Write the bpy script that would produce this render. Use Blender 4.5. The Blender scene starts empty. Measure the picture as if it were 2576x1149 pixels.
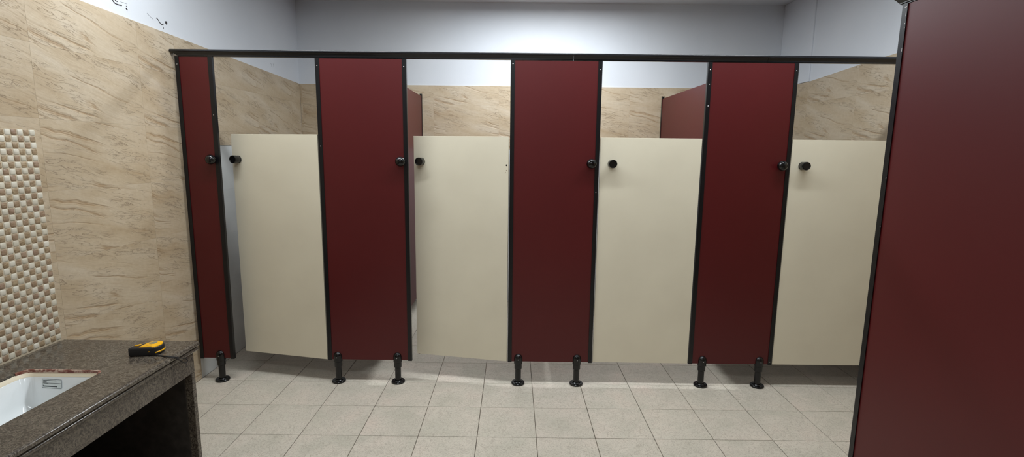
import bpy, bmesh, math, random
from mathutils import Matrix, Vector
random.seed(7)
S = bpy.context.scene
COL = S.collection

# ------------------------------------------------------------------ camera
W, H, F = 2576.0, 1149.0, 1266.08
CAM = Vector((0.0, -2.9281, 1.4308))
p, yw, rl = 0.151375, -0.00157, 0.011122
fwd = Vector((math.sin(yw)*math.cos(p), math.cos(yw)*math.cos(p), -math.sin(p)))
ri0 = Vector((math.cos(yw), -math.sin(yw), 0)); up0 = ri0.cross(fwd)
RI = math.cos(rl)*ri0 + math.sin(rl)*up0
UP = -math.sin(rl)*ri0 + math.cos(rl)*up0
cam = bpy.data.cameras.new('camera'); cam_o = bpy.data.objects.new('camera', cam); COL.objects.link(cam_o)
cam.sensor_width = 36; cam.lens = F*36/W; cam.clip_start = 0.02
m = Matrix((RI, UP, -fwd)).transposed().to_4x4(); m.translation = CAM
cam_o.matrix_world = m
S.camera = cam_o

def on(u, v, ax, val):
    """direction through a photo pixel, cut with a known plane"""
    d = RI*((u-W/2)/F) + UP*(-(v-H/2)/F) + fwd
    t = (val-CAM[ax])/d[ax]
    return CAM + d*t

# ------------------------------------------------------------------ world, view
wd = bpy.data.worlds.new('world'); S.world = wd; wd.use_nodes = True
wd.node_tree.nodes['Background'].inputs[0].default_value = (0.8, 0.9, 1.0, 1)
wd.node_tree.nodes['Background'].inputs[1].default_value = 0.25
S.view_settings.view_transform = 'Standard'; S.view_settings.look = 'None'
S.view_settings.gamma = 1.0; S.view_settings.use_curve_mapping = False
S.view_settings.exposure = 0.79

# lamps of the room and one added fill lamp (fixtures are built below around these): x, y, watts
LAMP_COL = (0.90, 0.96, 1.0)
LAMPS = [(-1.20, -0.55, 10.5, 'long white ceiling lamp above the washroom aisle, nearest the left wall'),
         (0.10, -0.55, 10.5, 'long white ceiling lamp above the washroom aisle, middle of three'),
         (1.40, -0.55, 10.5, 'long white ceiling lamp above the washroom aisle, nearest the right wall'),
         (0.25, 1.0, 19.5, 'long white ceiling lamp above the cubicles'),
         (-0.3, -2.7, 9.0, 'added unseen fill lamp above the camera, brightening the walls behind it')]  # last lamp is added out of view to brighten walls the red panels reflect

# room
XL, XR, YB, YF, ZC = -1.945, 2.39, 1.77, -4.3, 2.735
PY = 0.03           # front face of the cubicle fronts
ZT, ZB = 1.944, 0.147

# ------------------------------------------------------------------ materials
def lin(r, g, b):
    f = lambda c: (c/255/12.92) if c/255 <= 0.04045 else ((c/255+0.055)/1.055)**2.4
    return (f(r), f(g), f(b), 1)

class NT:
    def __init__(s, name, rough=0.5, col=(0.8, 0.8, 0.8, 1), spec=0.5):
        s.m = bpy.data.materials.new(name); s.m.use_nodes = True
        s.n = s.m.node_tree.nodes; s.l = s.m.node_tree.links
        s.b = s.n['Principled BSDF']
        s.b.inputs['Base Color'].default_value = col
        s.b.inputs['Roughness'].default_value = rough
        s.b.inputs['Specular IOR Level'].default_value = spec
    def add(s, t, ins=None, **kw):
        n = s.n.new(t)
        for k, v in kw.items(): setattr(n, k, v)
        for k, v in (ins or {}).items():
            if hasattr(v, 'is_linked') or isinstance(v, bpy.types.NodeSocket): s.l.new(v, n.inputs[k])
            else: n.inputs[k].default_value = v
        return n
    def coord(s, kind='Object'): return s.add('ShaderNodeTexCoord').outputs[kind]
    def mapping(s, vec, loc=(0, 0, 0), rot=(0, 0, 0), sc=(1, 1, 1)):
        return s.add('ShaderNodeMapping', {'Vector': vec, 'Location': loc, 'Rotation': rot, 'Scale': sc}).outputs[0]
    def noise(s, vec, scale=5, detail=4, rough=0.5, dist=0, w=None):
        n = s.add('ShaderNodeTexNoise', {'Vector': vec, 'Scale': scale, 'Detail': detail, 'Roughness': rough, 'Distortion': dist})
        if w is not None:
            n.noise_dimensions = '4D'; s.l.new(w, n.inputs['W'])
        return n.outputs['Fac']
    def ramp(s, fac, stops):
        n = s.add('ShaderNodeValToRGB', {'Fac': fac}); e = n.color_ramp.elements
        while len(e) < len(stops): e.new(0.5)
        for el, (pos, c) in zip(e, stops):
            el.position = pos; el.color = c if len(c) == 4 else (*c, 1)
        return n.outputs['Color']
    def mix(s, fac, a, b, mode='MIX'):
        n = s.n.new('ShaderNodeMix'); n.data_type = 'RGBA'; n.blend_type = mode
        for idx, v in ((0, fac), (6, a), (7, b)):
            if isinstance(v, bpy.types.NodeSocket): s.l.new(v, n.inputs[idx])
            else: n.inputs[idx].default_value = v
        return n.outputs[2]
    def math(s, op, a, b=0.0):
        n = s.n.new('ShaderNodeMath'); n.operation = op
        for idx, v in ((0, a), (1, b)):
            if isinstance(v, bpy.types.NodeSocket): s.l.new(v, n.inputs[idx])
            else: n.inputs[idx].default_value = v
        return n.outputs[0]
    def base(s, c): s.l.new(c, s.b.inputs['Base Color'])
    def bump(s, h, strength=0.3, dist=0.002):
        n = s.add('ShaderNodeBump', {'Height': h, 'Strength': strength, 'Distance': dist})
        s.l.new(n.outputs[0], s.b.inputs['Normal'])
    def rand(s): return s.add('ShaderNodeObjectInfo').outputs['Random']

g1 = lambda v: (v, v, v, 1)
MAT = {}
def plain(name, col, rough=0.5, spec=0.5, metal=0):
    t = NT(name, rough, col, spec); t.b.inputs['Metallic'].default_value = metal
    MAT[name] = t.m; return t

# painted plaster
t = NT('plaster_paint', 0.75); c = t.coord()
t.base(t.ramp(t.noise(c, 1.7, 3), [(0.3, lin(209, 213, 219)), (0.7, lin(217, 220, 225))]))
t.bump(t.noise(c, 45, 5, 0.6), 0.12, 0.003); MAT['plaster'] = t.m

t = NT('ceiling_paint', 0.8); c = t.coord()
t.base(t.ramp(t.noise(c, 2, 3), [(0.3, lin(218, 220, 224)), (0.7, lin(228, 230, 233))])); MAT['ceiling'] = t.m

# beige veined wall tile (object coordinates: x along the tile, z up)
t = NT('beige_stone_tile', 0.3, spec=0.45); c = t.coord(); rnd = t.rand()
w = t.math('MULTIPLY', t.math('FLOOR', t.math('MULTIPLY', rnd, 3.0)), 7.3)
warp = t.noise(c, 5, 3, 0.5, w=w)
cw = t.add('ShaderNodeVectorMath', {0: c, 1: t.add('ShaderNodeCombineXYZ', {'Z': t.math('MULTIPLY', warp, 0.05)}).outputs[0]}, operation='ADD').outputs[0]
rot = t.mapping(cw, rot=(0, math.radians(-13), 0))
fine = t.mapping(rot, sc=(2.2, 1, 15)); mid = t.mapping(rot, sc=(1.3, 1, 5.5)); lng = t.mapping(rot, sc=(0.55, 1, 7))
nf = t.noise(fine, 3.2, 6, 0.62, 0.6, w)
nm = t.noise(mid, 1.6, 4, 0.55, 0.5, w)
nl = t.noise(lng, 1.5, 5, 0.55, 0.3, w)
base = t.ramp(nm, [(0.3, lin(176, 155, 126)), (0.5, lin(189, 171, 145)), (0.72, lin(200, 186, 165))])
base = t.mix(t.ramp(nf, [(0.30, g1(0.24)), (0.42, g1(0.0))]), base, lin(166, 138, 102))
# thin cracks
cr = t.math('ABSOLUTE', t.math('SUBTRACT', nf, 0.5))
crk = t.ramp(cr, [(0.0, g1(1)), (0.013, g1(0))])
msk = t.ramp(t.noise(t.mapping(rot, sc=(1.4, 1, 4)), 3.0, 2, 0.5, 0, w), [(0.47, g1(0)), (0.56, g1(1))])
crk = t.math('MULTIPLY', crk, msk)
base = t.mix(t.math('MULTIPLY', crk, 0.62), base, lin(122, 94, 64))
# long brown seams
sv = t.math('ABSOLUTE', t.math('SUBTRACT', nl, 0.52))
seam = t.math('MULTIPLY', t.ramp(sv, [(0.0, g1(1)), (0.02, g1(0.35)), (0.045, g1(0))]),
              t.ramp(t.noise(t.mapping(rot, sc=(1.1, 1, 3)), 2.2, 2, 0.5, 0, w), [(0.49, g1(0)), (0.57, g1(0.9))]))
base = t.mix(t.math('MULTIPLY', seam, 0.75), base, lin(150, 118, 80))
base = t.mix(0.10, base, t.ramp(t.noise(c, 60, 3), [(0.3, lin(150, 125, 95)), (0.7, lin(230, 215, 190))]))
t.base(base)
hgt = t.math('SUBTRACT', t.math('MULTIPLY', nf, 0.8), t.math('ADD', crk, seam))
t.bump(hgt, 0.5, 0.004); MAT['beige'] = t.m

t = NT('white_wall_tile', 0.2); t.base(t.ramp(t.noise(t.coord(), 6, 2), [(0.3, lin(206, 208, 206)), (0.7, lin(216, 217, 214))])); MAT['white_tile'] = t.m
plain('tile_bed', lin(150, 132, 105), 0.9)

# floor tile
t = NT('floor_tile_glaze', 0.42, spec=0.5); c = t.coord('Generated'); o = t.coord('Object'); rnd = t.rand()
off = t.add('ShaderNodeCombineXYZ', {'X': t.math('MULTIPLY', rnd, 13.0), 'Y': t.math('MULTIPLY', rnd, 29.0)}).outputs[0]
ov = t.add('ShaderNodeVectorMath', {0: o, 1: off}, operation='ADD').outputs[0]
big = t.noise(ov, 5, 3, 0.5, 0.3); sw = t.noise(ov, 30, 4, 0.55, 2.5)
base = t.ramp(big, [(0.3, lin(192, 186, 171)), (0.55, lin(207, 197, 183)), (0.75, lin(214, 199, 185))])
base = t.mix(t.math('MULTIPLY', rnd, 0.35), base, lin(202, 196, 181))
line = t.ramp(t.math('ABSOLUTE', t.math('SUBTRACT', sw, 0.5)), [(0, g1(1)), (0.035, g1(0))])
base = t.mix(t.math('MULTIPLY', line, 0.6), base, lin(146, 134, 118))
t.base(base); t.bump(t.math('SUBTRACT', sw, t.math('MULTIPLY', line, 0.4)), 0.45, 0.003); MAT['floor_tile'] = t.m
t = NT('floor_grout', 0.9); t.base(t.ramp(t.noise(t.coord(), 9, 4), [(0.35, lin(58, 51, 43)), (0.65, lin(112, 101, 86))])); MAT['grout'] = t.m

# mosaic
t = NT('mosaic_white', 0.35); t.base(t.mix(t.rand(), lin(200, 193, 175), lin(216, 210, 195))); t.bump(t.noise(t.coord(), 90, 3), 0.25, 0.001); MAT['mos_white'] = t.m
t = NT('mosaic_brown', 0.4); rnd = t.rand(); c = t.coord()
off = t.add('ShaderNodeVectorMath', {0: c, 1: t.add('ShaderNodeCombineXYZ', {'X': t.math('MULTIPLY', rnd, 9.0)}).outputs[0]}, operation='ADD').outputs[0]
b0 = t.ramp(rnd, [(0.0, lin(160, 136, 114)), (0.35, lin(166, 146, 117)), (0.65, lin(174, 155, 126)), (1.0, lin(154, 128, 112))])
b0 = t.mix(t.ramp(t.noise(t.mapping(off, rot=(0, 0.5, 0), sc=(1, 1, 3)), 60, 3, 0.6, 0.8), [(0.4, g1(0.7)), (0.6, g1(0))]), b0, lin(126, 102, 74))
t.base(b0); t.bump(t.noise(off, 110, 4), 0.4, 0.0015); MAT['mos_brown'] = t.m
plain('mosaic_grout', lin(196, 182, 158), 0.85)

# laminate boards
def laminate(name, col, rough, spec=0.5):
    t = NT(name, rough, col, spec); c = t.coord()
    t.base(t.mix(0.05, col, t.ramp(t.noise(c, 3, 3), [(0.3, g1(0.0)), (0.7, tuple(min(1, 1.6*x) for x in col[:3])+(1,))])))
    t.bump(t.noise(c, 420, 2), 0.04, 0.0005); MAT[name] = t.m
laminate('red_laminate', lin(78, 13, 16), 0.42, 0.44)
laminate('cream_laminate', lin(219, 211, 190), 0.42)
plain('board_core', lin(120, 96, 74), 0.7)
plain('black_aluminium', lin(14, 14, 17), 0.34, 0.4)
plain('rail_black', lin(20, 21, 25), 0.2, 0.5)
plain('black_plastic', lin(14, 14, 15), 0.2, 0.45)
plain('gloss_black', lin(10, 10, 11), 0.05, 0.5)
plain('screw_metal', lin(190, 190, 195), 0.25, 0.5, 1.0)
plain('dark_mark', lin(52, 50, 50), 0.9)
plain('grey_mark', lin(160, 162, 166), 0.9)
plain('chip_paint', lin(205, 200, 200), 0.6)

# granite
t = NT('dark_granite', 0.16, spec=0.55); c = t.coord()
n1 = t.noise(c, 34, 4, 0.55, 2.4); n2 = t.noise(c, 110, 4, 0.65, 0.8); n3 = t.noise(c, 7, 3)
wl = t.ramp(t.math('ABSOLUTE', t.math('SUBTRACT', n1, 0.5)), [(0, g1(1)), (0.03, g1(0.6)), (0.06, g1(0))])
b0 = t.ramp(n2, [(0.3, lin(34, 30, 26)), (0.5, lin(70, 63, 56)), (0.75, lin(100, 92, 81))])
b0 = t.mix(t.math('MULTIPLY', wl, 0.42), b0, lin(150, 140, 124))
b0 = t.mix(t.ramp(n3, [(0.4, g1(0)), (0.7, g1(0.35))]), b0, lin(70, 60, 52))
t.base(b0); t.bump(n2, 0.10, 0.001); MAT['granite'] = t.m
t = NT('under_counter_shade', 0.45); t.base(t.ramp(t.noise(t.coord(), 30, 4), [(0.35, lin(44, 40, 37)), (0.7, lin(62, 57, 53))])); MAT['under_counter_shade'] = t.m  # dark colour stands in for the deep shade under the counter
plain('sink_ceramic', lin(232, 236, 237), 0.12, 0.5)
plain('sealant', lin(226, 214, 190), 0.5)
t = NT('red_sealant', 0.6); t.base(t.ramp(t.noise(t.mapping(t.coord(), sc=(1, 1, 2)), 28, 4, 0.6, 1.0), [(0.40, lin(108, 52, 42)), (0.50, lin(132, 84, 70)), (0.58, lin(190, 164, 146))])); MAT['red_sealant'] = t.m
plain('paper', lin(216, 222, 221), 0.6); plain('ink', lin(72, 78, 80), 0.7)
plain('black_rubber', lin(24, 24, 27), 0.55); plain('yellow_plastic', lin(242, 178, 14), 0.35)
plain('grey_label', lin(128, 126, 108), 0.4); plain('cord_black', lin(20, 18, 18), 0.7)
plain('housing_white', lin(235, 236, 238), 0.5)
t = NT('lamp_diffuser', 0.5); t.b.inputs['Emission Color'].default_value = (*LAMP_COL, 1); t.b.inputs['Emission Strength'].default_value = 3.0; MAT['diffuser'] = t.m

# ------------------------------------------------------------------ helpers
def mobj(name, me, parent=None, mat=None, loc=(0, 0, 0), rot=(0, 0, 0)):
    if mat and not me.materials: me.materials.append(MAT[mat])
    o = bpy.data.objects.new(name, me); COL.objects.link(o)
    o.location = loc; o.rotation_euler = rot
    if parent: o.parent = parent
    return o
def pyd(name, vs, fs, smooth=False):
    me = bpy.data.meshes.new(name); me.from_pydata([tuple(v) for v in vs], [], fs); me.update()
    bm = bmesh.new(); bm.from_mesh(me); bmesh.ops.recalc_face_normals(bm, faces=bm.faces); bm.to_mesh(me); bm.free()
    if smooth:
        for f in me.polygons: f.use_smooth = True
    return me
def empty(name, label, cat, loc=(0, 0, 0), rotz=0, group=None):
    o = bpy.data.objects.new(name, None); COL.objects.link(o); o.location = loc; o.rotation_euler = (0, 0, rotz)
    o.empty_display_size = 0.05; return tag(o, label, cat, group)
def tag(o, label=None, cat=None, group=None, kind=None):
    if label: o['label'] = label
    if cat: o['category'] = cat
    if group: o['group'] = group
    if kind: o['kind'] = kind
    return o
def box(name, a, b, bev=0.0, seg=1):
    bm = bmesh.new(); bmesh.ops.create_cube(bm, size=1)
    a, b = Vector(a), Vector(b)
    for v in bm.verts: v.co = Vector(((a[i]+b[i])/2 + v.co[i]*(b[i]-a[i])) for i in range(3))
    if bev: bmesh.ops.bevel(bm, geom=list(bm.edges), offset=bev, segments=seg, affect='EDGES', profile=0.5)
    me = bpy.data.meshes.new(name); bm.to_mesh(me); bm.free(); return me
def lathe(name, prof, n=28, axis='Z'):
    """prof: list of (r, h); r 0 closes"""
    vs, fs, rings = [], [], []
    for r, h in prof:
        if r < 1e-6: rings.append([len(vs)]); vs.append((0, 0, h))
        else:
            rings.append(list(range(len(vs), len(vs)+n)))
            vs += [(r*math.cos(2*math.pi*k/n), r*math.sin(2*math.pi*k/n), h) for k in range(n)]
    for A, B in zip(rings, rings[1:]):
        for k in range(n):
            k2 = (k+1) % n
            if len(A) == 1 and len(B) == 1: continue
            if len(A) == 1: fs.append((A[0], B[k], B[k2]))
            elif len(B) == 1: fs.append((A[k], A[k2], B[0]))
            else: fs.append((A[k], A[k2], B[k2], B[k]))
    if axis == '-Y': vs = [(x, -z, y) for x, y, z in vs]
    me = pyd(name, vs, fs, True); 
    auto(me); return me
def auto(me, ang=35):
    bm = bmesh.new(); bm.from_mesh(me)
    for e in bm.edges:
        e.smooth = not (len(e.link_faces) == 2 and e.calc_face_angle(0) > math.radians(ang))
    for f in bm.faces: f.smooth = True
    bm.to_mesh(me); bm.free()
def extrude(name, poly, a, b, axis, ends=None):
    """closed polygon of 2D points swept along an axis; ends = (fa, fb) optional end shift per point"""
    n = len(poly); vs = []
    for k, pos in enumerate((a, b)):
        for q in poly:
            d = ends[k](q) if ends and ends[k] else 0
            if axis == 'X': vs.append((pos+d, q[0], q[1]))
            elif axis == 'Y': vs.append((q[0], pos+d, q[1]))
            else: vs.append((q[0], q[1], pos+d))
    fs = [(i, (i+1) % n, n+(i+1) % n, n+i) for i in range(n)] + [tuple(range(n)), tuple(range(n, 2*n))]
    me = pyd(name, vs, fs); auto(me, 40); return me
def tube(name, pts, r, n=8):
    cu = bpy.data.curves.new(name, 'CURVE'); cu.dimensions = '3D'; cu.bevel_depth = r; cu.bevel_resolution = 2; cu.use_fill_caps = True
    sp = cu.splines.new('BEZIER'); sp.bezier_points.add(len(pts)-1)
    for bp, q in zip(sp.bezier_points, pts):
        bp.co = q; bp.handle_left_type = bp.handle_right_type = 'AUTO'
    o = bpy.data.objects.new(name, cu)
    COL.objects.link(o); dg = bpy.context.evaluated_depsgraph_get()
    me = bpy.data.meshes.new_from_object(o.evaluated_get(dg)); me.name = name
    bpy.data.objects.remove(o); bpy.data.curves.remove(cu)
    for f in me.polygons: f.use_smooth = True
    return me

# ------------------------------------------------------------------ the room shell
T = 0.008            # wall tile thickness
def shell(name, a, b, mat, label, cat):
    o = mobj(name, box(name, a, b), None, mat); return tag(o, label, cat, None, 'structure')
w_left = shell('wall_left', (XL-0.15-T, YF, 0), (XL-T, YB+0.15, ZC), 'plaster', 'left wall, beige stone tiles below and white plaster above', 'wall')
w_back = shell('wall_back', (XL-T, YB+T, 0), (XR+0.2, YB+0.15, ZC), 'plaster', 'far wall behind the cubicles, white plaster over beige tiles', 'wall')
w_right = shell('wall_right', (XR+T, YF, 0), (XR+0.2, YB+T, ZC), 'plaster', 'right wall beyond the last cubicle, white plaster over beige tiles', 'wall')
w_front = shell('wall_front', (XL-T, YF-0.15, 0), (XR+T, YF, ZC), 'plaster', 'wall behind the camera', 'wall')
ceil = shell('ceiling', (XL-0.15, YF, ZC), (XR+0.2, YB+0.15, ZC+0.12), 'ceiling', 'flat white painted ceiling', 'ceiling')
floor = shell('floor', (XL-0.15, YF-0.15, -0.14), (XR+0.2, YB+0.15, -0.003), 'grout', 'floor of square beige tiles with dark joints', 'floor')
# a strip of plaster on the far right corner standing a little proud, its edge showing as a pale line
mobj('corner_plaster', box('corner_plaster', (XR+T-0.012, 1.30, 2.02), (XR+T+0.01, YB+T, ZC), 0.004, 2), w_right, 'plaster')

CH = 0.0003
_cache = {}
def tmesh(x0, x1, z0, zl, zr, t=T, ch=CH, mat=''):
    key = tuple(round(v, 5) for v in (x0, x1, z0, zl, zr, t, ch))+(mat,)
    if key in _cache: return _cache[key]
    o = [(x0, z0), (x1, z0), (x1, zr), (x0, zl)]
    i = [(x0+ch, z0+ch), (x1-ch, z0+ch), (x1-ch, zr-ch), (x0+ch, zl-ch)]
    vs = [(x, 0, z) for x, z in o] + [(x, -t+ch, z) for x, z in o] + [(x, -t, z) for x, z in i]
    fs = [(8, 9, 10, 11)]
    for k in range(4):
        j = (k+1) % 4
        fs += [(k, j, 4+j, 4+k), (4+k, 4+j, 8+j, 8+k)]
    fs.append((3, 2, 1, 0))
    me = pyd('tile', vs, fs); _cache[key] = me; return me
GAP = 0.0002
def tile_wall(wall, rot, place, u_lines, umin, umax, rows, top, mat, name):
    """u_lines: joint positions; rows: z joints; top(u): cut height; place(u) -> world location of local origin at tile start"""
    for a, b in zip(u_lines, u_lines[1:]):
        x0, x1 = max(a, umin), min(b, umax)
        if x1-x0 < 0.01: continue
        for r0, r1 in zip(rows, rows[1:]):
            zl, zr = min(r1, top(x0)), min(r1, top(x1))
            if min(zl, zr)-r0 < 0.01: continue
            me = tmesh(x0-a+GAP/2, x1-a-GAP/2, GAP/2, zl-r0-GAP/2, zr-r0-GAP/2, T, CH, mat)
            o = mobj(name, me, wall, mat, Vector(place(a)) + Vector((0, 0, r0)), (0, 0, rot))
beige_rows = [-0.255+0.3*k+0.0 for k in range(9)]          # joints ... 1.845
beige_rows = [z for z in beige_rows]
rows_full = [0.0] + [0.045+0.3*k for k in range(8)]
rows_up = [1.452, 1.545, 1.845, 2.145]
rows_white = [-0.05, 0.257, 0.557, 0.857, 1.157, 1.45]
R90 = math.pi/2
lineL = lambda y: 2.069-0.0265*(y+0.2) if y > -0.8 else 2.085
jl = [-0.228-0.602*k for k in range(7, 0, -1)] + [-0.228+0.602*k for k in range(5)]
# left wall: outside the cubicles beige to the floor, inside white below and beige above
tile_wall(w_left, R90, lambda u: (XL-T, u, 0), jl, YF+0.02, PY+0.029, rows_full, lineL, 'beige', 'wall_tile')
tile_wall(w_left, R90, lambda u: (XL-T, u, 0), jl, PY+0.030, YB, rows_up, lineL, 'beige', 'wall_tile')
tile_wall(w_left, R90, lambda u: (XL-T, u, 0), jl, PY+0.030, YB, [0.0]+rows_white[1:], lambda u: 3, 'white_tile', 'white_tile')
jb = [-1.925+0.595*k for k in range(-1, 9)]
tile_wall(w_back, 0, lambda u: (u, YB+T, 0), jb, XL+0.001, XR-0.001, rows_up, lambda u: 2.016, 'beige', 'wall_tile')
tile_wall(w_back, 0, lambda u: (u, YB+T, 0), jb, XL+0.001, XR-0.001, [0.0]+rows_white[1:], lambda u: 3, 'white_tile', 'white_tile')
# right wall: local x runs towards the viewer, u = -y
lineR = lambda u: 2.018+0.052*max(0, (u+1.3))/0.9 if u < -0.3 else 2.077
jr = [-1.30+0.6*k for k in range(-1, 10)]
tile_wall(w_right, -R90, lambda u: (XR+T, -u, 0), jr, -YB+0.001, -PY, rows_up, lineR, 'beige', 'wall_tile')
tile_wall(w_right, -R90, lambda u: (XR+T, -u, 0), jr, -YB+0.001, -PY, [0.0]+rows_white[1:], lambda u: 3, 'white_tile', 'white_tile')
tile_wall(w_right, -R90, lambda u: (XR+T, -u, 0), jr, -PY+0.001, -YF-0.02, rows_full, lineR, 'beige', 'wall_tile')

tile_wall(w_front, math.pi, lambda u: (-u, YF-T+0.008, 0), [-2.4+0.6*k for k in range(10)], -XR+0.01, -XL-0.01, rows_full, lambda u: 2.07, 'beige', 'wall_tile')
# floor tiles 0.30 m
fx0, fy0, FG = -1.6691, 0.0353, 0.0030
for i in range(-1, 15):
    for j in range(-6, 11):
        x0, x1 = max(fx0+0.3*i, XL), min(fx0+0.3*(i+1), XR)
        y0, y1 = fy0-0.3*(j+1), min(fy0-0.3*j, YB)
        if x1-x0 < 0.01 or y1-y0 < 0.01: continue
        key = ('f', round(x1-x0, 4), round(y1-y0, 4))
        if key not in _cache:
            me = tmesh(FG/2, x1-x0-FG/2, FG/2, y1-y0-FG/2, y1-y0-FG/2, 0.004, 0.0010).copy()
            me.transform(Matrix.Rotation(-R90, 4, 'X') @ Matrix.Scale(1, 4)); me.transform(Matrix.Scale(-1, 4, (0, 1, 0)))
            bm = bmesh.new(); bm.from_mesh(me)
            zs = [v.co.z for v in bm.verts]
            if max(zs) <= 0.0001:
                for v in bm.verts: v.co.z = -v.co.z
            if min(v.co.y for v in bm.verts) < -0.0001:
                for v in bm.verts: v.co.y = -v.co.y
            bmesh.ops.recalc_face_normals(bm, faces=bm.faces); bm.to_mesh(me); bm.free(); _cache[key] = me
        mobj('floor_tile', _cache[key], floor, 'floor_tile', (x0, y0, -0.004+random.uniform(-0.0004, 0.0004)))

# marks on the plaster above the tiles: chipped paint and pencil-like cracks
def wall_mark(name, px, r, mat):
    pts = [on(u, v, 0, XL-T+0.0004) for u, v in px]
    mobj(name, tube(name, pts, r), w_left, mat)
wall_mark('plaster_crack', [(282, -2), (287, 6), (296, 11), (306, 13.5)], 0.0022, 'dark_mark')
wall_mark('plaster_crack', [(289, 0), (295, 4)], 0.0018, 'dark_mark')
wall_mark('plaster_crack', [(316.5, 20.5), (320, 25)], 0.0028, 'dark_mark')
wall_mark('plaster_crack', [(317, 15), (319.5, 17)], 0.0016, 'dark_mark')
wall_mark('plaster_crack', [(303, 4), (312, 7), (320, 10)], 0.0007, 'grey_mark')
wall_mark('plaster_crack', [(393, 45), (397, 49), (402, 57), (407, 62), (411, 60)], 0.0022, 'dark_mark')
wall_mark('plaster_crack', [(370, 33), (377, 41), (384, 47), (386, 50)], 0.0009, 'grey_mark')
wall_mark('plaster_crack', [(411, 68), (411.5, 73)], 0.0014, 'dark_mark')
wall_mark('plaster_crack', [(504.5, 118), (506, 122)], 0.0012, 'grey_mark')
wall_mark('plaster_crack', [(681, 158), (684, 168)], 0.0012, 'grey_mark')
wall_mark('plaster_crack', [(687, 160), (689, 169)], 0.0010, 'grey_mark')
q = on(418, 57.5, 0, XL-T)
hole = lathe('plaster_hole', [(0, 0.001), (0.008, 0.001), (0.0095, 0.0)], 12)
mobj('plaster_hole', hole, w_left, 'dark_mark', q, (0, R90, 0))

# ------------------------------------------------------------------ mosaic on the left wall above the counter
CT = 0.605           # counter top
mos_right, mos_top, MP = -0.857, 1.497, 0.0253
NR = int((mos_top-CT)/MP)+1
cells = []
for cidx in range(22):
    for r in range(NR):
        y1 = mos_right-cidx*MP; z1 = mos_top-r*MP; z0 = max(z1-MP, CT)
        if z1-z0 < 0.008: continue
        v = Vector((XL, y1-MP/2, (z0+z1)/2))-CAM
        zz = v.dot(fwd); u = W/2+F*v.dot(RI)/zz
        cells.append((u, cidx, r, y1, z0, z1))
def pillow(w, h, seedk):
    rr = random.Random(seedk); g = 0.0011; n = 4; t = 0.0030
    vs, fs = [], []
    xs = [g, g+0.0035, w-g-0.0035, w-g]; zs = [g, g+0.0035, h-g-0.0035, h-g]
    for b in range(4):
        for a in range(4):
            e = (a in (0, 3))+(b in (0, 3))
            y = -T-(t if e == 0 else (t*0.45 if e == 1 else t*0.2)) + rr.uniform(-0.0006, 0.0006)
            x, z = xs[a], zs[b]
            if e == 2:
                x += 0.0012*(1 if a == 0 else -1); z += 0.0012*(1 if b == 0 else -1)
            vs.append((x+rr.uniform(-.0003, .0003), y, z+rr.uniform(-.0003, .0003)))
    for b in range(3):
        for a in range(3): fs.append((b*4+a, b*4+a+1, b*4+a+5, b*4+a+4))
    ring = [0, 1, 2, 3, 7, 11, 15, 14, 13, 12, 8, 4]
    base = len(vs)
    for k in ring: vs.append((vs[k][0], -T+0.001, vs[k][2]))
    for k in range(12): fs.append((ring[k], ring[(k+1) % 12], base+(k+1) % 12, base+k))
    return pyd('mosaic_tile', vs, fs, True)
mesh_v = {}
for kind in ('mos_white', 'mos_brown'):
    mesh_v[kind] = [pillow(MP, MP, k+(50 if kind == 'mos_white' else 0)) for k in range(5)]
# grout bed
mobj('mosaic_grout_bed', box('mosaic_grout_bed', (XL-0.002, mos_right-22*MP, CT), (XL+0.0016, mos_right, mos_top)), w_left, 'mosaic_grout')
seen = sorted([c for c in cells if c[0] > -12], key=lambda c: -c[0])
near = set((c[1], c[2]) for c in sorted(seen, key=lambda c: c[1])[:300])
stuff_w, stuff_b = [], []
for (u, cidx, r, y1, z0, z1) in cells:
    kind = 'mos_white' if (cidx+r) % 2 == 0 else 'mos_brown'
    full = abs(z1-z0-MP) < 1e-4
    me = random.choice(mesh_v[kind]) if full else pillow(MP, z1-z0, cidx)
    if (cidx, r) in near:
        mobj('mosaic_tile', me, w_left, kind, (XL-T+0.0005, y1-MP, z0), (0, 0, R90))
    else:
        (stuff_w if kind == 'mos_white' else stuff_b).append((me, y1-MP, z0))
for lst, kind in ((stuff_w, 'mos_white'), (stuff_b, 'mos_brown')):
    bm = bmesh.new()
    for me, yy, zz in lst:
        n0 = len(bm.verts); bm.from_mesh(me); bm.verts.ensure_lookup_table()
        M4 = Matrix.Translation((XL-T+0.0005, yy, zz)) @ Matrix.Rotation(R90, 4, 'Z')
        bmesh.ops.transform(bm, matrix=M4, verts=bm.verts[n0:])
    me = bpy.data.meshes.new('mosaic_tiles_rest'); bm.to_mesh(me); bm.free()
    tag(mobj('mosaic_tiles_rest', me, w_left, kind), kind='stuff')

# ------------------------------------------------------------------ ceiling lamps
for lx, ly, watts, lab in LAMPS:
    e = empty('ceiling_lamp', lab, 'lamp', (lx, ly, ZC), 0, 'long ceiling lamps')
    mobj('housing', box('housing', (-0.61, -0.085, -0.045), (0.61, 0.085, 0.0), 0.006, 2), e, 'housing_white')
    mobj('diffuser', box('diffuser', (-0.595, -0.07, -0.05), (0.595, 0.07, -0.0445), 0.002), e, 'diffuser')
    L = bpy.data.lights.new('lamp_light', 'AREA'); L.shape = 'RECTANGLE'; L.size = 1.18; L.size_y = 0.10
    L.energy = watts; L.color = LAMP_COL
    lo = bpy.data.objects.new('lamp_light', L); COL.objects.link(lo); lo.parent = e; lo.location = (0, 0, -0.053)

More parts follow.
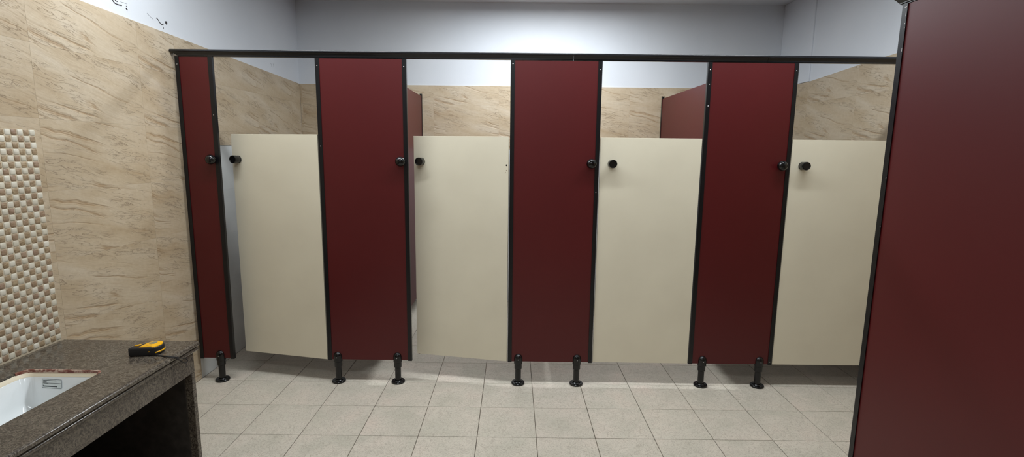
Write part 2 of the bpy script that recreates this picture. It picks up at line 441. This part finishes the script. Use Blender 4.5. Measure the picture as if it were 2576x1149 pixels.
# ------------------------------------------------------------------ cubicle fronts
BT = 0.013           # board thickness
XS = [(-1.9270, -1.7150), (-1.1330, -0.6147), (-0.0222, 0.4985), (1.0949, 1.6092), (2.195, 2.385)]
FEET = [[-1.803], [-1.075, -0.705], [0.043, 0.406], [1.182, 1.535], [2.29]]
KNOB = [-1.751, -0.655, 0.450, 1.551, None]
PLAB = ['narrow dark red cubicle panel against the beige tiled left wall',
        'dark red cubicle panel between the two cream doors that stand ajar',
        'middle dark red cubicle panel, right of the second ajar cream door',
        'dark red cubicle panel between the two closed cream doors',
        'narrow dark red cubicle panel at the right wall']
foot_base = lathe('base', [(0, 0), (0.040, 0), (0.0415, 0.003), (0.0415, 0.009), (0.039, 0.0125), (0.027, 0.0135), (0.0225, 0.018), (0, 0.018)], 28)
foot_post = lathe('post', [(0.0185, 0.0145), (0.0185, 0.112), (0.0, 0.112)], 20)
foot_slv = lathe('sleeve', [(0.0, 0.100), (0.0215, 0.100), (0.023, 0.102), (0.0232, 0.136), (0, 0.136)], 20)
foot_head = lathe('clamp_head', [(0, 0.131), (0.0225, 0.131), (0.0262, 0.135), (0.0266, 0.168), (0.0255, 0.178), (0.021, 0.188), (0.012, 0.195), (0, 0.1975)], 24)
screw = lathe('screw', [(0.0, 0.0022), (0.0016, 0.002), (0.0030, 0.0012), (0.0032, 0.0)], 10, '-Y')
ball = lathe('ball_knob', [(0.014, 0.0), (0.016, 0.004), (0.0150, 0.008)] + [(0.0288*math.sin(a), 0.030-0.0255*math.cos(a)) for a in [math.radians(d) for d in range(34, 180, 9)]] + [(0, 0.0555)], 28, '-Y')
KZ = 1.367
def foot(parent, x, y=PY+0.007):
    e = bpy.data.objects.new('support_foot', None); COL.objects.link(e); e.parent = parent; e.location = (x, y, 0.0); e.empty_display_size = 0.03
    for n, me in (('base', foot_base), ('post', foot_post), ('sleeve', foot_slv), ('clamp_head', foot_head)): mobj(n, me, e, 'black_plastic')
    mobj('screw', screw, e, 'black_plastic', (0, -0.0265, 0.166))
# edge channel: U profile seen from above, facing +x (opening towards the board)
def channel(name, x_out, sgn, z0, z1, w=0.024, d0=-0.0035, d1=BT+0.0035, th=0.002):
    xo, xi = 0.0, sgn*w
    poly = [(xo, d0+0.002), (xo+sgn*0.002, d0), (xi, d0), (xi, d0+th), (xo+sgn*th, d0+th), (xo+sgn*th, d1-th), (xi, d1-th), (xi, d1), (xo+sgn*0.002, d1), (xo, d1-0.002)]
    return extrude(name, [(x_out+a, PY+b) for a, b in poly], z0, z1, 'Z')
SCREWS = {0: [(0, 1.90), (1, 1.62)], 1: [(0, 1.90), (0, 1.45), (1, 1.90)], 2: [(0, 1.92), (1, 1.895), (1, 1.2)], 3: [(0, 1.90), (0, 1.82), (0, 1.70), (1, 1.90), (1, 0.165)], 4: []}
for k, (x0, x1) in enumerate(XS):
    e = empty('cubicle_panel', PLAB[k], 'partition panel', ((x0+x1)/2, PY, 0), 0, 'dark red panels of the cubicle row')
    P0 = Vector((-(x0+x1)/2, -PY, 0))
    def put(n, me, mat, loc=(0, 0, 0)): return mobj(n, me, e, mat, P0+Vector(loc))
    put('board', box('board', (x0+0.003, PY, ZB+0.001), (x1-0.003, PY+BT, ZT-0.001), 0.0006), 'red_laminate')
    put('edge_trim', channel('edge_trim', x0, 1, ZB-0.003, ZT), 'black_aluminium')
    put('edge_trim', channel('edge_trim', x1, -1, ZB-0.003, ZT), 'black_aluminium')
    for side, z in SCREWS[k]: put('screw', screw, 'screw_metal', ((x0+0.013 if side == 0 else x1-0.013), PY-0.0035, z))
    for fx in FEET[k]: foot(e, fx-(x0+x1)/2, 0.007)
    if KNOB[k] is not None: put('ball_knob', ball, 'gloss_black', (KNOB[k], PY, KZ))

# head rail over the whole row, three lengths butted together
def rail_prof(y):
    pr = [(-0.0085, ZT), (-0.0085, 1.9475), (-0.0125, 1.9485), (-0.0125, 1.9515), (-0.0150, 1.954), (-0.0185, 1.962), (-0.0225, 1.9672), (-0.0240, 1.9685), (-0.0262, 1.9692), (-0.0272, 1.9708), (-0.0268, 1.9728), (-0.0250, 1.9742), (-0.0238, 1.9752), (-0.0236, 1.9785), (-0.0222, 1.9805), (-0.012, 1.9815)]
    pr = [(y+BT/2+(a), b) for a, b in pr] + [(y+BT/2-a, b) for a, b in reversed(pr)]
    return pr
fl = lambda s: (lambda q: s*(0.0 if q[1] > 1.9685 else 0.036*((1.9685-q[1])/0.0245)**0.7))
rail = empty('head_rail', 'black aluminium head rail along the top of the cubicle row', 'rail', (0, PY, ZT))
pr = rail_prof(PY)
def rput(n, me): return mobj(n, me, rail, 'rail_black', (0, -PY, -ZT))
rput('rail_length', extrude('rail_length', pr, XL+0.002, 0.3320, 'X', (fl(1), None)))
rput('rail_length', extrude('rail_length', pr, 0.3335, 1.4255, 'X'))
rput('rail_length', extrude('rail_length', [(a, b-0.0005) for a, b in pr], 1.4270, XR-0.003, 'X', (None, fl(-1))))

# ------------------------------------------------------------------ doors
knob_me = lathe('door_knob', [(0.0, 0.0), (0.0215, 0.0), (0.0235, 0.003), (0.0225, 0.0065), (0.0215, 0.009), (0.0225, 0.014), (0.0238, 0.020), (0.0242, 0.046), (0.0232, 0.0485), (0.0205, 0.0492), (0.0198, 0.0478), (0, 0.0478)], 28, '-Y')
DOORS = [(-1.1395, 0.577, 11.6, 0.045, 'cream cubicle door standing ajar beside the left wall'),
         (-0.0290, 0.583, 10.6, 0.043, 'cream cubicle door standing ajar with a dark hole near its right edge'),
         (1.0900, 0.586, 0.5, 0.0, 'closed cream cubicle door in the middle, between two full dark red panels'),
         (2.190, 0.577, 0.0, 0.0, 'closed cream cubicle door furthest right, half hidden by the near red panel')]
KX = [0.0, 0.0, 0.573, 1.681]
DZ0, DZ1 = 0.147, 1.517
for k, (hx, wd_, ang, _, lab) in enumerate(DOORS):
    e = empty('cubicle_door', lab, 'door', (hx, PY, 0), -math.radians(ang), 'cream cubicle doors')
    mobj('board', box('board', (-wd_, 0, DZ0), (0, BT, DZ1), 0.0010, 2), e, 'cream_laminate')
    kx = -0.535 if k < 2 else KX[k]-hx
    kn = mobj('door_knob', knob_me, e, 'black_plastic', (kx, 0, 1.367))
    for hz in (0.36, 1.30):
        mobj('hinge', lathe('hinge', [(0, -0.03), (0.0045, -0.03), (0.0045, 0.03), (0, 0.03)], 10), e, 'black_aluminium', (-0.0055, BT+0.0045, hz))
    if k == 1:
        disc = lathe('screw_hole', [(0, 0.0006), (0.0048, 0.0006), (0.005, 0.0)], 12, '-Y')
        mobj('screw_hole', disc, e, 'black_plastic', (-0.012, 0, 1.352))
        for dx, dz in ((-0.012, 1.322), (-0.019, 1.311)):
            mobj('screw_hole', lathe('screw_hole', [(0, 0.0004), (0.0022, 0.0004), (0.0024, 0)], 8, '-Y'), e, 'board_core', (dx, 0, dz))
        for dx, wz in ((-0.575, 0.01), (-0.40, 0.004), (-0.25, 0.005)):
            mobj('edge_chip', box('edge_chip', (dx, -0.0005, DZ0-0.0008), (dx+wz, 0.004, DZ0+0.002)), e, 'board_core')

# ------------------------------------------------------------------ dividers between the cubicles
DL = ['dark red divider between the first and second cubicle, seen over the ajar door',
      'dark red divider behind the middle panel', 'dark red divider between the third and fourth cubicle, seen over a closed door']
for x, lab in zip((-0.845, 0.238, 1.345), DL):
    y0, y1, z0, z1 = PY+BT+0.006, YB-0.004, 0.147, 1.917
    e = empty('divider_panel', lab, 'partition panel', (x, (y0+y1)/2, 0), 0, 'dark red dividers between the cubicles')
    P0 = Vector((-x, -(y0+y1)/2, 0))
    mobj('board', box('board', (x-BT/2, y0, z0), (x+BT/2, y1-0.004, z1), 0.0006), e, 'red_laminate', P0)
    pl = [(x-BT/2-0.003, y1-0.024), (x-BT/2-0.0003, y1-0.024), (x-BT/2-0.0003, y1-0.003), (x+BT/2+0.0003, y1-0.003), (x+BT/2+0.0003, y1-0.024), (x+BT/2+0.003, y1-0.024), (x+BT/2+0.003, y1), (x-BT/2-0.003, y1)]
    mobj('wall_channel', extrude('wall_channel', pl, z0, z1+0.022, 'Z'), e, 'black_aluminium', P0)
    for yy in (0.45, 0.90):
        f = bpy.data.objects.new('support_foot', None); COL.objects.link(f); f.parent = e; f.location = P0+Vector((x, yy, 0)); f.scale = (1, 1, 1); f.empty_display_size = 0.03
        for n, me in (('base', foot_base), ('post', foot_post), ('clamp_head', foot_head)): mobj(n, me, f, 'black_plastic')

# ------------------------------------------------------------------ near panel on the right
NX, NY0, NY1, ZN = 1.312, -1.128, -2.75, 1.935
e = empty('end_panel', 'large dark red panel close to the camera on the right with black edge trim', 'partition panel', (NX, (NY0+NY1)/2, 0))
P0 = Vector((-NX, -(NY0+NY1)/2, 0))
mobj('board', box('board', (NX, NY1, ZB+0.001), (NX+BT, NY0-0.003, ZN-0.001), 0.0006), e, 'red_laminate', P0)
def ychan(yo, sgn, w=0.025):
    d0, d1, th = -0.0035, BT+0.0035, 0.002
    poly = [(d0+0.002, 0), (d0, 0.002), (d0, w), (d0+th, w), (d0+th, th), (d1-th, th), (d1-th, w), (d1, w), (d1, 0.002), (d1-0.002, 0)]
    return extrude('edge_trim', [(NX+a, yo-sgn*b) for a, b in poly], ZB-0.003, ZN, 'Z')
mobj('edge_trim', ychan(NY0, 1), e, 'black_aluminium', P0)
mobj('edge_trim', ychan(NY1, -1), e, 'black_aluminium', P0)
for yy in (NY0-0.25, NY1+0.25):
    f = bpy.data.objects.new('support_foot', None); COL.objects.link(f); f.parent = e; f.location = P0+Vector((NX+0.006, yy, 0)); f.rotation_euler = (0, 0, -R90); f.empty_display_size = 0.03
    for n, me in (('base', foot_base), ('post', foot_post), ('sleeve', foot_slv), ('clamp_head', foot_head)): mobj(n, me, f, 'black_plastic')
# paint chips along the trim
for dz, hh, ww in ((1.922, 0.004, 0.010), (1.893, 0.014, 0.0025), (1.868, 0.004, 0.003), (1.855, 0.004, 0.003), (1.78, 0.012, 0.002), (1.35, 0.006, 0.002), (1.18, 0.004, 0.002)):
    mobj('paint_chip', box('paint_chip', (NX-0.0042, NY0-0.0235, dz), (NX-0.0034, NY0-0.0235+ww, dz+hh), 0.0003), e, 'chip_paint', P0)
rail2 = empty('head_rail', 'black aluminium head rail on top of the large red panel close to the camera', 'rail', (NX, NY0, ZN))
pr2 = [(NX+(q[0]-PY), q[1]) for q in pr]
mobj('rail_length', extrude('rail_length', pr2, NY0+0.028, NY1, 'Y', (fl(-0.6), None)), rail2, 'rail_black', (-NX, -NY0, -ZT))

# ------------------------------------------------------------------ wash counter
CX, CY0, CY1 = -1.352, -0.850, -2.72     # front edge, far end, near end
ctr = empty('wash_counter', 'dark granite wash counter with moulded front edge along the left wall', 'counter', ((XL+CX)/2, (CY0+CY1)/2, 0))
P0 = -Vector(ctr.location)
def cput(n, me, mat): return mobj(n, me, ctr, mat, P0)
SX0, SX1, SY0, SY1 = -1.822, -1.524, -1.152, -1.66        # sink cut-out
def rrect(x0, x1, y0, y1, r, n=7):
    pts = []
    for cx, cy, a0 in ((x1-r, y1-r, 0), (x0+r, y1-r, 90), (x0+r, y0+r, 180), (x1-r, y0+r, 270)):
        for k in range(n+1):
            a = math.radians(a0+90*k/n); pts.append((cx+r*math.cos(a), cy+r*math.sin(a)))
    return pts
def slab(name, outer, inner, z0, z1):
    bm = bmesh.new()
    def loop(pts):
        v = [bm.verts.new((x, y, z1)) for x, y in pts]
        return [bm.edges.new((v[i], v[(i+1) % len(v)])) for i in range(len(v))]
    ed = loop(outer) + loop(inner)
    r = bmesh.ops.triangle_fill(bm, use_beauty=True, use_dissolve=False, edges=ed)
    faces = [f for f in r['geom'] if isinstance(f, bmesh.types.BMFace)]
    ex = bmesh.ops.extrude_face_region(bm, geom=faces)
    for v in ex['geom']:
        if isinstance(v, bmesh.types.BMVert): v.co.z = z0
    bmesh.ops.recalc_face_normals(bm, faces=bm.faces)
    me = bpy.data.meshes.new(name); bm.to_mesh(me); bm.free(); return me
hole_l = rrect(SX0, SX1, SY1, SY0, 0.035)
BX = CX-0.012
cput('worktop', slab('worktop', [(XL+0.0065, CY1), (BX, CY1), (BX, CY0), (XL+0.0065, CY0)], hole_l, CT-0.020, CT), 'granite')
# moulded nosing: half round, groove, small bead
nose = [(BX, CT)] + [(BX+0.012*math.sin(a), CT-0.0105+0.0105*math.cos(a)) for a in [math.radians(d) for d in (20, 45, 70, 90, 110, 135, 160)]]
nose += [(BX-0.002, CT-0.0215), (BX-0.003, CT-0.0245)] + [(BX-0.004+0.009*math.sin(a), CT-0.033+0.0085*math.cos(a)) for a in [math.radians(d) for d in (10, 40, 70, 90, 110, 140, 170)]] + [(BX-0.022, CT-0.042), (BX-0.022, CT-0.0205), (BX, CT-0.0205)]
cput('front_nosing', extrude('front_nosing', nose, CY0+0.0, CY1, 'Y'), 'granite')
AX = CX-0.028
cput('apron', box('apron', (AX-0.018, CY1, 0.468), (AX, CY0-0.006, CT-0.0425), 0.001), 'granite')
cput('end_slab', box('end_slab', (XL+0.002, CY0-0.030, 0.0), (AX+0.002, CY0-0.008, 0.467), 0.0015), 'granite')
cput('end_slab', box('end_slab', (XL+0.002, CY1+0.008, 0.0), (AX+0.002, CY1+0.030, 0.467), 0.0015), 'granite')
cput('back_shade_sheet', box('back_shade_sheet', (XL+0.001, CY1+0.032, 0.0), (XL+0.018, CY0-0.032, CT-0.022)), 'under_counter_shade')  # added dark sheets at back, side and floor, painting in the under-counter shade
cput('side_shade_sheet', box('side_shade_sheet', (XL+0.02, CY0-0.036, 0.0), (AX-0.03, CY0-0.0305, 0.46)), 'under_counter_shade')
cput('floor_shade_sheet', box('floor_shade_sheet', (XL+0.02, CY1+0.04, 0.0), (AX-0.06, CY0-0.04, 0.012)), 'under_counter_shade')

sink = empty('sink', 'white rectangular ceramic sink set under the granite counter', 'sink', ((SX0+SX1)/2, (SY0+SY1)/2, CT-0.02))
P0 = -Vector(sink.location)
def loft(name, loops, close=True):
    n = len(loops[0][0]); vs, fs = [], []
    for pts, z in loops: vs += [(x, y, z) for x, y in pts]
    for L in range(len(loops)-1):
        for i in range(n):
            j = (i+1) % n; fs.append((L*n+i, L*n+j, (L+1)*n+j, (L+1)*n+i))
    if close: fs.append(tuple(range((len(loops)-1)*n, len(loops)*n)))
    me = pyd(name, vs, fs, True); auto(me, 50); return me
def rr(d, r): return rrect(SX0+d, SX1-d, SY1+d, SY0-d, r)
z = CT-0.021
basin = loft('basin', [(rr(-0.02, 0.05), z), (rr(0.007, 0.035), z), (rr(0.010, 0.034), z-0.003), (rr(0.018, 0.034), z-0.09), (rr(0.030, 0.036), z-0.125), (rr(0.055, 0.04), z-0.138)])
bm = bmesh.new(); bm.from_mesh(basin); bmesh.ops.reverse_faces(bm, faces=bm.faces); bm.to_mesh(basin); bm.free()
mobj('basin', basin, sink, 'sink_ceramic', P0)
mobj('drain', lathe('drain', [(0, 0.001), (0.014, 0.001), (0.016, 0.003), (0.022, 0.003), (0.023, 0)], 20), sink, 'screw_metal', (0, 0, -0.139))
mobj('sealant_bead', loft('sealant_bead', [(rr(-0.0005, 0.035), CT-0.008), (rr(0.004, 0.034), CT-0.012), (rr(0.0075, 0.034), CT-0.0185), (rr(0.0095, 0.034), CT-0.0225)], False), sink, 'sealant', P0)
# red stain along the far cut edge of the stone: proud strip on the far end of the hole
far = [q_ for q_ in hole_l]
fp = [(x, y) for x, y in rrect(SX0, SX1, SY1, SY0, 0.035) if y > SY0-0.075]
fp.sort(key=lambda q_: (q_[0], q_[1] if q_[0] < (SX0+SX1)/2 else -q_[1]))
vs, fs = [], []
for k, (x, y) in enumerate(fp):
    dx, dy = (SX0+SX1)/2-x, (SY0-0.12)-y; L = math.hypot(dx, dy)
    wv = 0.0055+0.0022*math.sin(k*2.1)+0.0015*math.sin(k*5.3)
    ox, oy = -dx/L*wv, -dy/L*wv
    vs += [(x+ox, y+oy, CT+0.0004), (x+dx/L*0.001, y+dy/L*0.001, CT+0.0003), (x+dx/L*0.0022, y+dy/L*0.0022, CT-0.0095)]
    if k:
        b_ = 3*k; fs += [(b_-3, b_, b_+1, b_-2), (b_-2, b_+1, b_+2, b_-1)]
mobj('red_sealant', pyd('red_sealant', vs, fs), sink, 'red_sealant', P0)
# printed sticker on the far inner wall
st = bpy.data.objects.new('sticker', None); COL.objects.link(st); st.parent = sink
wall_slope = math.atan(0.008/0.09)
st.location = P0+Vector((-1.7105, SY0-0.0150, CT-0.047)); st.rotation_euler = (wall_slope*-1, math.radians(3), 0); st.empty_display_size = 0.02
mobj('label_paper', box('label_paper', (-0.036, -0.0004, -0.0175), (0.036, 0.0, 0.0175)), st, 'paper')
def ink(x0, x1, z0, z1): mobj('label_print', box('label_print', (x0, -0.0007, z0), (x1, -0.0004, z1)), st, 'ink')
for a in ((-0.036, 0.036, 0.0160, 0.0175), (-0.036, 0.036, -0.0175, -0.0162), (-0.036, -0.0348, -0.0175, 0.0175), (0.0348, 0.036, -0.0175, 0.0175),
          (-0.032, 0.017, 0.0105, 0.0128), (-0.032, -0.019, 0.0055, 0.0075), (-0.032, -0.013, -0.0005, 0.0022), (-0.032, 0.035, 0.0008, 0.0022), (-0.032, 0.020, -0.0125, -0.0085), (-0.032, -0.030, -0.0085, -0.006)): ink(*a)

# ------------------------------------------------------------------ tape measure
A, B = on(322.5, 898, 2, CT), on(394, 894.5, 2, CT)
ang = math.atan2(B.y-A.y, B.x-A.x); TL = (B-A).length
tm = empty('tape_measure', 'black and yellow tape measure with a wrist cord lying on the granite counter', 'tape measure', A+Vector((0, 0, 0.0003)), ang)
k_ = TL/0.113
out = [(0.004, 0.0), (0.10, 0.0), (0.109, 0.006), (0.117, 0.020), (0.122, 0.038), (0.121, 0.056), (0.113, 0.071), (0.098, 0.080), (0.080, 0.082), (0.058, 0.077), (0.036, 0.064), (0.016, 0.046), (0.004, 0.030), (0.0, 0.016), (0.0, 0.005)]
def prism(name, pts, z0, z1, bev, seg=3):
    bm = bmesh.new()
    f = bm.faces.new([bm.verts.new((x*k_, y*k_, z0)) for x, y in pts]); ex = bmesh.ops.extrude_face_region(bm, geom=[f])
    for v in ex['geom']:
        if isinstance(v, bmesh.types.BMVert): v.co.z = z1
    bmesh.ops.recalc_face_normals(bm, faces=bm.faces)
    if bev:
        es = [e_ for e_ in bm.edges if abs(e_.verts[0].co.z-e_.verts[1].co.z) < 1e-6]
        bmesh.ops.bevel(bm, geom=es, offset=bev, segments=seg, affect='EDGES', profile=0.5)
    me = bpy.data.meshes.new(name); bm.to_mesh(me); bm.free(); auto(me, 40); return me
TH = 0.034
mobj('rubber_body', prism('rubber_body', out, 0, TH, 0.005), tm, 'black_rubber')
yel = [(0.041, 0.010), (0.088, 0.010), (0.0955, 0.003), (0.104, 0.005), (0.113, 0.020), (0.1185, 0.038), (0.117, 0.055), (0.110, 0.068), (0.097, 0.0765), (0.080, 0.0785), (0.060, 0.072), (0.050, 0.050)]
mobj('yellow_cover', prism('yellow_cover', yel, TH-0.003, TH+0.004, 0.003, 2), tm, 'yellow_plastic')
mobj('face_label', prism('face_label', [(0.066, 0.040), (0.088, 0.038), (0.094, 0.050), (0.090, 0.066), (0.074, 0.067), (0.064, 0.056)], TH+0.003, TH+0.0048, 0.0005, 1), tm, 'grey_label')
mobj('lock_slot', prism('lock_slot', [(0.062, 0.022), (0.084, 0.022), (0.086, 0.028), (0.066, 0.028)], TH+0.003, TH+0.0046, 0.0004, 1), tm, 'black_rubber')
mobj('lock_button', prism('lock_button', [(0.012, 0.030), (0.026, 0.030), (0.034, 0.046), (0.028, 0.048)], TH-0.002, TH+0.003, 0.001, 1), tm, 'yellow_plastic')
strip = [(0.1065, 0.0030), (0.1115, 0.007), (0.1195, 0.021), (0.1245, 0.039), (0.1235, 0.056), (0.115, 0.0725), (0.112, 0.070), (0.119, 0.055), (0.120, 0.038), (0.115, 0.021), (0.108, 0.009)]
mobj('side_stripe', prism('side_stripe', strip, 0.009, 0.0145, 0.001, 1), tm, 'yellow_plastic')
mobj('front_mark', pyd('front_mark', [(0.078*k_, -0.0006, 0.016), (0.087*k_, -0.0006, 0.016), (0.085*k_, -0.0006, 0.021), (0.078*k_, 0.0, 0.016), (0.087*k_, 0, 0.016), (0.085*k_, 0, 0.021)], [(0, 1, 2), (3, 4, 5), (0, 1, 4, 3), (1, 2, 5, 4), (2, 0, 3, 5)]), tm, 'yellow_plastic')
EX = CX+0.006
cp = [on(384, 889, 2, CT+0.006), on(402, 893.5, 2, CT+0.003), on(428, 896.5, 2, CT+0.0022), on(446, 898.5, 0, EX), on(458, 900.5, 0, EX), on(468, 902, 0, EX), on(471.5, 906, 0, EX), on(469, 911, 0, EX),
      on(462, 911.5, 0, EX), on(453, 906, 0, EX), on(443, 901, 0, EX), on(430, 898.5, 2, CT+0.0022), on(408, 895.5, 2, CT+0.002), on(388, 891.5, 2, CT+0.003)]
inv = Matrix.Translation(tm.location) @ Matrix.Rotation(ang, 4, 'Z'); inv.invert()
mobj('wrist_cord', tube('wrist_cord', [inv @ q_ for q_ in cp], 0.0019), tm, 'cord_black')
